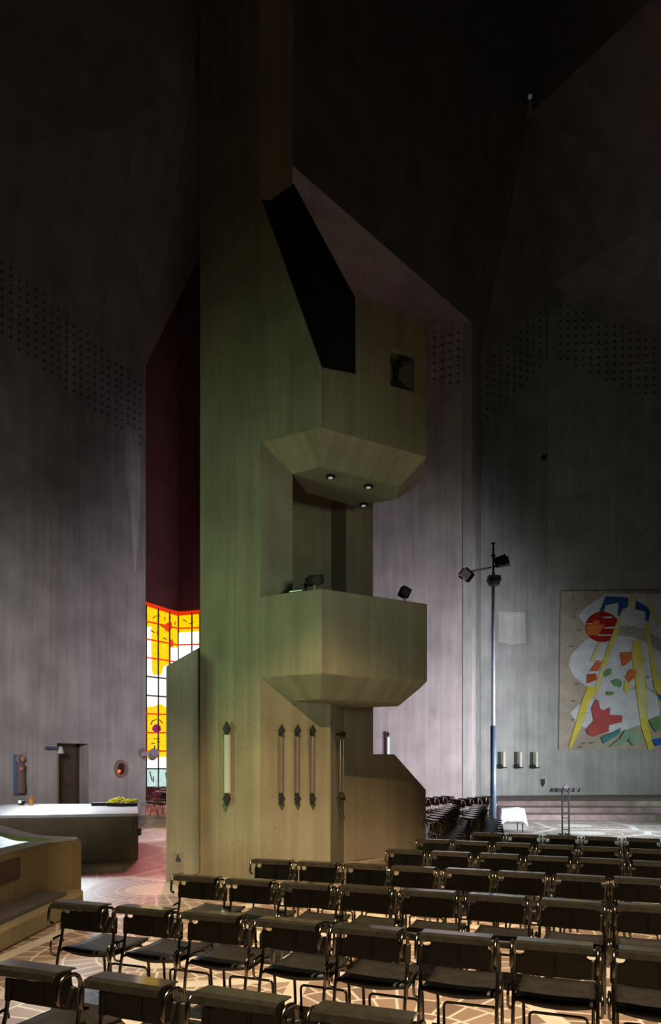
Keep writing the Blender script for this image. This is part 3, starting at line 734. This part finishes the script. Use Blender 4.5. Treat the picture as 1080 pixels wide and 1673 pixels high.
# lamp over the door
p = lw(88, 1221); e = tag(empty('door_lamp', p), 'dark bracket lamp on the left wall at the corner of the doorway', 'lamp')
bm = NB(); box(bm, lw(82, 1222)+LN*.12, (.42, .1, .08), Matrix.Rotation(math.atan2(LU.y, LU.x), 3, 'Z')); box(bm, lw(88, 1222)+LN*.05, (.1, .1, .08)); finish('arm', bm, plain('slate_arm', (.08, .09, .13), .5), e)
bm = NB(); c = lw(95, 1225)+LN*.14; cyl(bm, c-Vector((0, 0, .12)), c+Vector((0, 0, .1)), .11, .05, 14); finish('shade', bm, plain('white_shade', (.6, .58, .55), .5), e)
# lamp niche with the red light
p = lw(197, 1256); e = tag(empty('wall_niche_lamp', p), 'round stone niche with a small red sanctuary light, right of the doorway', 'niche')
bm = NB(); n = 16
R_ = lambda r, k: [p+LU*(math.cos(2*math.pi*i/n)*r*1.0)+Vector((0, 0, math.sin(2*math.pi*i/n)*r*1.2))+LN*k for i in range(n)]
loft(bm, [R_(.27, -.02), R_(.25, .07), R_(.17, .07), R_(.16, .012)], cap=False); finish('ring', bm, plain('red_stone', (.30, .16, .13), .7), e)
bm = NB(); poly_slab(bm, [p+LU*a+Vector((0, 0, b))+LN*.015 for a, b in ((-.14, -.19), (.14, -.19), (.14, .2), (-.14, .2))], -LN*.01); finish('recess', bm, plain('recess_shade', (.03, .015, .012), .8), e)  # dark plate in place of a hollow, its shade is painted
bm = NB(); ico(bm, p-LU*.12+LN*.09+Vector((0, 0, -.08)), .055, 2); finish('red_light', bm, plain('red_lamp', (.8, .1, .05), .4, emit=(1, .12, .04), es=1.6), e)
# grey fitting on the wall end
p = up(243, 1233, 24.7); e = tag(empty('wall_speaker', p), 'pale grey lamp head sticking out from the wall end before the window', 'lamp')
bm = NB(); box(bm, p+Vector((-.12, .05, .02)), (.28, .12, .14)); finish('arm', bm, plain('grey_head', (.42, .38, .42), .5), e)
bm = NB(); c = p+Vector((.14, 0, -.02)); cyl(bm, c+Vector((.1, -.14, .12)), c+Vector((-.06, .1, -.1)), .17, .12, 14); bevel(finish('head', bm, plain('grey_head', (.42, .38, .42), .5), e), .02)

# ------------------------------------------------------------------ tapestry
def tz(x, y): return w3(900+x/5.767, 950+y/5.767)
TP = []
cols = [('tan_weave', (.40, .345, .29)), ('white_weave', (.60, .61, .68)), ('blue_weave', (.03, .10, .30)), ('red_weave', (.36, .02, .015)), ('yellow_weave', (.66, .55, .09)),
        ('orange_weave', (.62, .15, .05)), ('green_weave', (.15, .30, .14)), ('rose_weave', (.45, .09, .09)), ('teal_weave', (.07, .24, .24)), ('sage_weave', (.24, .36, .26)), ('thread_dark', (.12, .11, .12)), ('pale_yellow_weave', (.62, .57, .26)), ('bright_blue_weave', (.02, .13, .50)), ('brick_weave', (.42, .09, .03))]
cm = []
for n_, c_ in cols:
    m, nt, b = newmat(n_); b.inputs['Roughness'].default_value = .9; b.inputs['Specular IOR Level'].default_value = .1
    tc = nd(nt, 'ShaderNodeTexCoord'); w1_ = nd(nt, 'ShaderNodeTexWave', bands_direction='Z'); w1_.inputs['Scale'].default_value = 3.0; w1_.inputs['Distortion'].default_value = 2.5; w1_.inputs['Detail'].default_value = 3
    nt.links.new(tc.outputs['Object'], w1_.inputs['Vector'])
    nz = nd(nt, 'ShaderNodeTexNoise'); nz.inputs['Scale'].default_value = 2.2; nz.inputs['Detail'].default_value = 6; nt.links.new(tc.outputs['Object'], nz.inputs['Vector'])
    sc = nd(nt, 'ShaderNodeVectorMath', operation='SCALE'); sc.inputs[0].default_value = c_
    nt.links.new(math_(nt, 'ADD', math_(nt, 'MULTIPLY', w1_.outputs['Fac'], .14), math_(nt, 'MULTIPLY_ADD', nz.outputs['Fac'], .7, .58)), sc.inputs['Scale']); nt.links.new(sc.outputs[0], b.inputs['Base Color'])
    cm.append(m)
bm = NB()
XR = 1330
lay_ = [0]
def tp(pts, mi, dep=None):
    lay_[0] += 1; k = .08+.0025*lay_[0]
    poly_slab(bm, [tz(x, y)+N3*k for x, y in pts], -N3*.012, mi)
poly_slab(bm, [tz(x, y)+N3*.08 for x, y in ((90, 95), (XR, 88), (XR, 1580), (72, 1588))], -N3*.07, 0)
def ell(cx, cy, rx, ry, n=22): return [(cx+rx*math.cos(2*math.pi*i/n), cy+ry*math.sin(2*math.pi*i/n)) for i in range(n)]
tp([(500, 122), (1160, 122), (XR-40, 200), (XR-40, 560), (1038, 545), (925, 490), (880, 450), (700, 410), (420, 450), (330, 440), (255, 325), (330, 240), (440, 170)], 1)
tp([(345, 540), (640, 515), (760, 525), (870, 570), (960, 620), (1040, 680), (1200, 700), (1250, 900), (1150, 1060), (1040, 1060), (900, 1000), (860, 740), (780, 1000), (430, 1110), (330, 985), (215, 900), (165, 790), (190, 690), (260, 615)], 1)
tp([(430, 1080), (800, 1010), (900, 1010), (1000, 1080), (1040, 1200), (1000, 1270), (880, 1330), (760, 1380), (640, 1420), (540, 1430), (330, 1390), (230, 1330), (180, 1240), (250, 1170), (350, 1120)], 1)
tp([(510, 145), (700, 152), (725, 160), (725, 240), (690, 262), (640, 330), (622, 330), (632, 205), (510, 230), (490, 300), (450, 290)], 2)
tp([(800, 185), (880, 230), (920, 265), (930, 300), (915, 375), (885, 375), (885, 290), (785, 265)], 2)
tp([(880, 120), (925, 170), (1010, 420), (985, 430), (905, 240)], 11)
tp(ell(478, 432, 160, 143), 3)
tp([(318, 420), (400, 412), (505, 405), (440, 512), (345, 508)], 5)
tp([(390, 370), (452, 372), (450, 408), (392, 404)], 5)
for a in ([(328, 400), (385, 398), (385, 408), (328, 408)], [(490, 338), (570, 334), (575, 348), (490, 350)], [(490, 436), (595, 430), (595, 446), (500, 448)], [(440, 504), (560, 504), (560, 516), (440, 516)]): tp(a, 1)
tp([(690, 258), (640, 430), (560, 640), (490, 900), (430, 1080), (370, 1100), (440, 900), (520, 640), (600, 420), (670, 262)], 11)
tp([(440, 580), (470, 580), (400, 760), (360, 760)], 11)
tp([(735, 118), (800, 122), (785, 230), (770, 290), (745, 290), (730, 200)], 11)
tp([(345, 985), (430, 1000), (350, 1150), (280, 1370), (185, 1572), (160, 1568), (225, 1350), (280, 1150)], 4)
tp([(290, 1280), (330, 1300), (280, 1360), (250, 1310)], 11)
tp([(640, 440), (580, 600), (530, 700), (500, 800), (470, 800), (540, 600), (600, 450)], 4)
tp([(765, 565), (830, 570), (870, 770), (890, 1050), (905, 1310), (960, 1575), (910, 1582), (850, 1400), (815, 1180), (780, 900), (755, 700)], 4)
tp([(800, 770), (870, 770), (890, 1300), (830, 1300)], 11)
tp([(690, 940), (740, 960), (705, 1070), (680, 1030)], 4)
tp([(870, 380), (910, 400), (940, 640), (1000, 900), (1040, 1010), (1090, 1300), (1045, 1300), (990, 1050), (950, 900), (905, 600)], 4)
tp([(640, 680), (745, 670), (750, 740), (700, 790), (665, 805), (655, 750)], 5)
tp([(735, 830), (800, 850), (780, 900), (730, 955), (690, 910)], 5)
tp([(430, 750), (468, 755), (455, 810), (435, 850), (360, 850)], 5)
tp([(335, 880), (420, 875), (425, 930), (335, 965)], 13)
tp([(500, 850), (560, 825), (560, 870), (530, 890), (505, 905), (485, 880)], 6)
tp([(560, 945), (620, 920), (660, 950), (650, 1000), (590, 990)], 6)
tp([(520, 1040), (590, 1045), (560, 1075), (515, 1075)], 6)
tp([(415, 1110), (440, 1130), (455, 1200), (500, 1220), (550, 1190), (545, 1260), (665, 1265), (655, 1330), (570, 1345), (540, 1410), (450, 1440), (390, 1465), (340, 1440), (330, 1390), (400, 1310), (375, 1200)], 7)
tp([(540, 1355), (600, 1345), (660, 1370), (560, 1420), (535, 1420)], 1)
tp([(465, 1470), (560, 1430), (650, 1385), (640, 1430), (560, 1480), (490, 1530)], 8)
tp([(690, 1400), (790, 1395), (700, 1510), (610, 1555), (540, 1560), (640, 1480)], 9)
tp([(760, 1420), (800, 1410), (860, 1475), (770, 1550), (720, 1500)], 9)
tp([(910, 1310), (1010, 1270), (1020, 1400), (975, 1420)], 6)
tp([(935, 1490), (1130, 1465), (1160, 1510), (980, 1550)], 12)
tp([(985, 1060), (1040, 1085), (1150, 1250), (1120, 1280), (1030, 1150)], 12)
tp([(950, 940), (1040, 930), (1060, 1010), (970, 1030)], 4)
tp([(1040, 340), (1120, 380), (1100, 420), (1010, 410)], 4)
for x, y in ((200, 165), (320, 155), (215, 348), (255, 470), (190, 618), (240, 970), (205, 1133), (205, 1305), (300, 1525), (375, 1520), (270, 1560), (900, 905), (800, 525), (715, 455), (230, 270)):
    tp([(x-12, y+4), (x+10, y-8), (x+14, y), (x-6, y+10)], 10)
t = finish('tapestry', bm, cm, None, uv=False)
tag(t, 'large abstract wall tapestry of colour patches on tan cloth, far right wall', 'tapestry')

# wall candles
for px, lab in ((815, 'wall candle on the niche wall, nearest the pole lamp'), (842, 'wall candle on the niche wall, middle of three'), (868, 'wall candle on the niche wall, nearest the tapestry')):
    p = w2(px+4, 1253)+N2*.22; e = tag(empty('wall_candle', p), lab, 'candle', 'candles on the niche wall')
    bm = NB(); cyl(bm, p, p+Vector((0, 0, .62)), .052, .048, 14); finish('candle', bm, plain('ivory_wax', (.78, .74, .58), .6), e)
    bm = NB(); q = w2(px, 1250)
    box(bm, q+N2*.03+Vector((0, 0, .2)), (.12, .06, .7)); ico(bm, q+N2*.12+Vector((0, 0, -.05)), .13, 1, (1, 1, .8)); cyl(bm, p-Vector((0, 0, .05)), p, .10, .13); tube(bm, [q+N2*.02-Vector((0, 0, .1)), q+N2*.18-Vector((0, 0, .12)), p-Vector((0, 0, .02))], .03); finish('bracket', bm, m_dark, e)
p = w2(886, 1277)+N2*.03; bm = NB(); box(bm, p, (.16, .08, .22)); cyl(bm, p-Vector((0, 0, .2)), p, .05); tag(finish('wall_box', bm, m_dark), 'small dark box low on the niche wall under the tapestry edge', 'box')
p = w2(886, 749)+N2*.12; bm = NB(); box(bm, p, (.2, .24, .1)); tag(finish('wall_spotlight', bm, m_black), 'tiny dark fitting high on the niche wall', 'lamp')

# ------------------------------------------------------------------ pole lamp
b0 = upz(806, 1360, 0); D_ = b0.y
def pl(px, py, dy=0): return up(px, py, D_)+Vector((0, dy, 0))
e = tag(empty('pole_lamp', b0), 'tall blue-grey steel pole lamp with floodlights, behind the white table', 'lamp')
bm = NB(); cyl(bm, b0, b0+Vector((0, 0, .03)), .22, seg=20); finish('base_plate', bm, m_steel, e)
z1 = zat(1186, D_)
bm = NB(); cyl(bm, b0, Vector((b0.x, b0.y, z1)), .082, .075, 16); finish('pole', bm, m_steel, e, True)
bm = NB(); cyl(bm, Vector((b0.x, b0.y, z1)), Vector((b0.x, b0.y, zat(935, D_))), .052, .045, 14); finish('upper_pole', bm, plain('lit_blue_steel', (.52, .61, .78), .4, 0), e, True)  # lighter copy of the pole steel, side light put into the colour
bm = NB(); cyl(bm, pl(806, 960), pl(806, 886), .028); box(bm, pl(806, 888), (.12, .05, .03)); box(bm, pl(806, 908), (.1, .06, .06)); finish('mast', bm, m_dark, e)
bm = NB(); box(bm, pl(807, 946), (.33, .25, .17)); cyl(bm, pl(807, 957), pl(807, 951), .14, .17, 16); bevel(finish('junction_box', bm, plain('slate_blue_box', (.05, .08, .10), .5), e), .02)
bm = NB(); box(bm, pl(807, 948), (.35, .27, .03)); finish('clamp', bm, m_black, e)
bm = NB(); cyl(bm, pl(803, 927), pl(770, 934), .03); finish('arm', bm, plain('pink_steel', (.55, .45, .55), .4, .2), e)
bm = NB(); cyl(bm, pl(806, 927), pl(816, 920), .03); finish('arm', bm, m_dark, e)
def head(c, rot, pale, lab):
    bm = NB(); box(bm, c, (.24, .2, .2), rot); box(bm, c+rot @ Vector((.17, 0, .03)), (.1, .16, .26), rot, 1); box(bm, c+rot @ Vector((.06, -.02, .15)), (.3, .02, .05), rot, 1); box(bm, c+rot @ Vector((.0, .1, -.1)), (.12, .12, .03), rot, 1)
    finish('floodlight_head', bm, [pale, m_black], e)
head(pl(759, 938), Matrix.Rotation(.65, 3, 'Y') @ Matrix.Rotation(.3, 3, 'Z'), plain('lilac_housing', (.55, .50, .62), .4), '')
head(pl(823, 917), Matrix.Rotation(-.25, 3, 'Y') @ Matrix.Rotation(2.6, 3, 'Z'), m_dark, '')
bm = NB(); box(bm, pl(824, 924, -.05), (.27, .05, .1), Matrix.Rotation(-.15, 3, 'Y')); finish('reflector', bm, plain('blue_reflector', (.35, .42, .60), .35), e)

# ------------------------------------------------------------------ cloth table
tb = upz(836, 1364, 0); dT = 18.9
e = tag(empty('side_table', (tb.x, dT+.3, 0)), 'small table with thin dark legs under a white cloth, beside the pole lamp', 'table')
tx0, tx1 = (819-CX)/F*dT, (857-CX)/F*dT; zt_ = zat(1322, dT); xm = (tx0+tx1)/2
bm = NB(); box(bm, (xm, dT+.3, zt_-.025), (tx1-tx0-.02, .6, .03)); finish('tabletop', bm, m_wood, e)
for sx in (tx0+.04, tx1-.04):
    for sy in (dT+.04, dT+.56):
        bm = NB(); cyl(bm, (sx, sy, 0), (sx, sy, zt_-.03), .016); finish('leg', bm, m_dark, e)
bm = NB(); N = 60; rings = []
def rect(t, hx, hy):
    per = 2*(hx+hy)*2; s = t*per
    for dx, dy, L, x0, y0 in ((1, 0, 2*hx, -hx, -hy), (0, 1, 2*hy, hx, -hy), (-1, 0, 2*hx, hx, hy), (0, -1, 2*hy, -hx, hy)):
        if s <= L: return x0+dx*s, y0+dy*s
        s -= L
    return -hx, -hy
hx, hy = (tx1-tx0)/2, .3
top = [];
for j in range(7):
    f = j/6; ring = []
    for i in range(N):
        x, y = rect(i/N, hx, hy); r = math.hypot(x/hx, y/hy)
        corner = max(0, min(abs(x)/hx, abs(y)/hy)-.6)/.4
        drop = (.34+.13*corner)*f
        fl_ = 1+.10*f+.16*f*corner+.03*f*math.sin(i*1.35)
        ring.append(Vector((xm+x*fl_, dT+.3+y*fl_, zt_+.004-drop)))
    rings.append(ring)
loft(bm, rings, cap=False)
bm.faces.new([v for v in bm.verts[:N]])
o = finish('tablecloth', bm, m_white, None, True, False); md = o.modifiers.new('solidify', 'SOLIDIFY'); md.thickness = .006; md.offset = 1
tag(o, 'white cloth hanging in points over the small side table', 'tablecloth')

# ------------------------------------------------------------------ ladder-like stand
lb = upz(924, 1368, 0); dL = 18.2; X0 = (924-CX)/F*dL
e = tag(empty('votive_stand', (X0, dL, 0)), 'dark iron stand like a ladder with a long bar on top, before the altar steps', 'stand')
for px in (918.8, 929.6):
    bm = NB(); x = (px-CX)/F*dL; box(bm, (x, dL, zat(1290, dL)/2), (.035, .035, zat(1290, dL))); finish('upright', bm, m_black, e)
for y in (1299, 1309, 1328, 1336.5, 1355):
    bm = NB(); box(bm, (X0, dL, zat(y, dL)), (.17, .03, .025)); finish('rung', bm, m_black, e)
bm = NB(); zb_ = zat(1291, dL)
for k in range(6):
    x = (899+k*9.2-CX)/F*dL; poly_slab(bm, [Vector((x, dL-.05, zb_-.05)), Vector((x+.11, dL-.05, zb_-.05)), Vector((x+.14, dL-.05, zb_+.05)), Vector((x+.03, dL-.05, zb_+.05))], (0, .1, 0))
box(bm, (X0-.0, dL+.02, zb_), (.78, .04, .03)); finish('top_bar', bm, m_black, e)
bm = NB(); cyl(bm, (X0, dL, zb_), (X0, dL, zat(1281, dL)), .02); box(bm, (X0, dL, zat(1288, dL)), (.1, .06, .12)); finish('finial', bm, plain('grey_finial', (.06, .06, .075), .6), e)
bm = NB()
for s in (-1, 1): box(bm, (X0+s*.085, dL, .012), (.05, .5, .024))
finish('foot', bm, m_black, e)

# small hanging lamp at the apex of the fold
p = up(866, 158, 25.4); e = tag(empty('hanging_lamp', p), 'tiny bluish lamp and cables high at the vault fold', 'lamp')
bm = NB(); ico(bm, p, .08, 2); finish('bulb', bm, plain('bluish_bulb', (.25, .3, .4), .3, emit=(.6, .7, 1), es=.06), e)
bm = NB(); 
for dx in (-4, -1, 2, 4): tube(bm, [p, up(866+dx*.6, 172, 25.6), up(864+dx, 190, 25.9)], .02, 6)
finish('cables', bm, plain('grey_cable', (.2, .2, .2), .6), e)
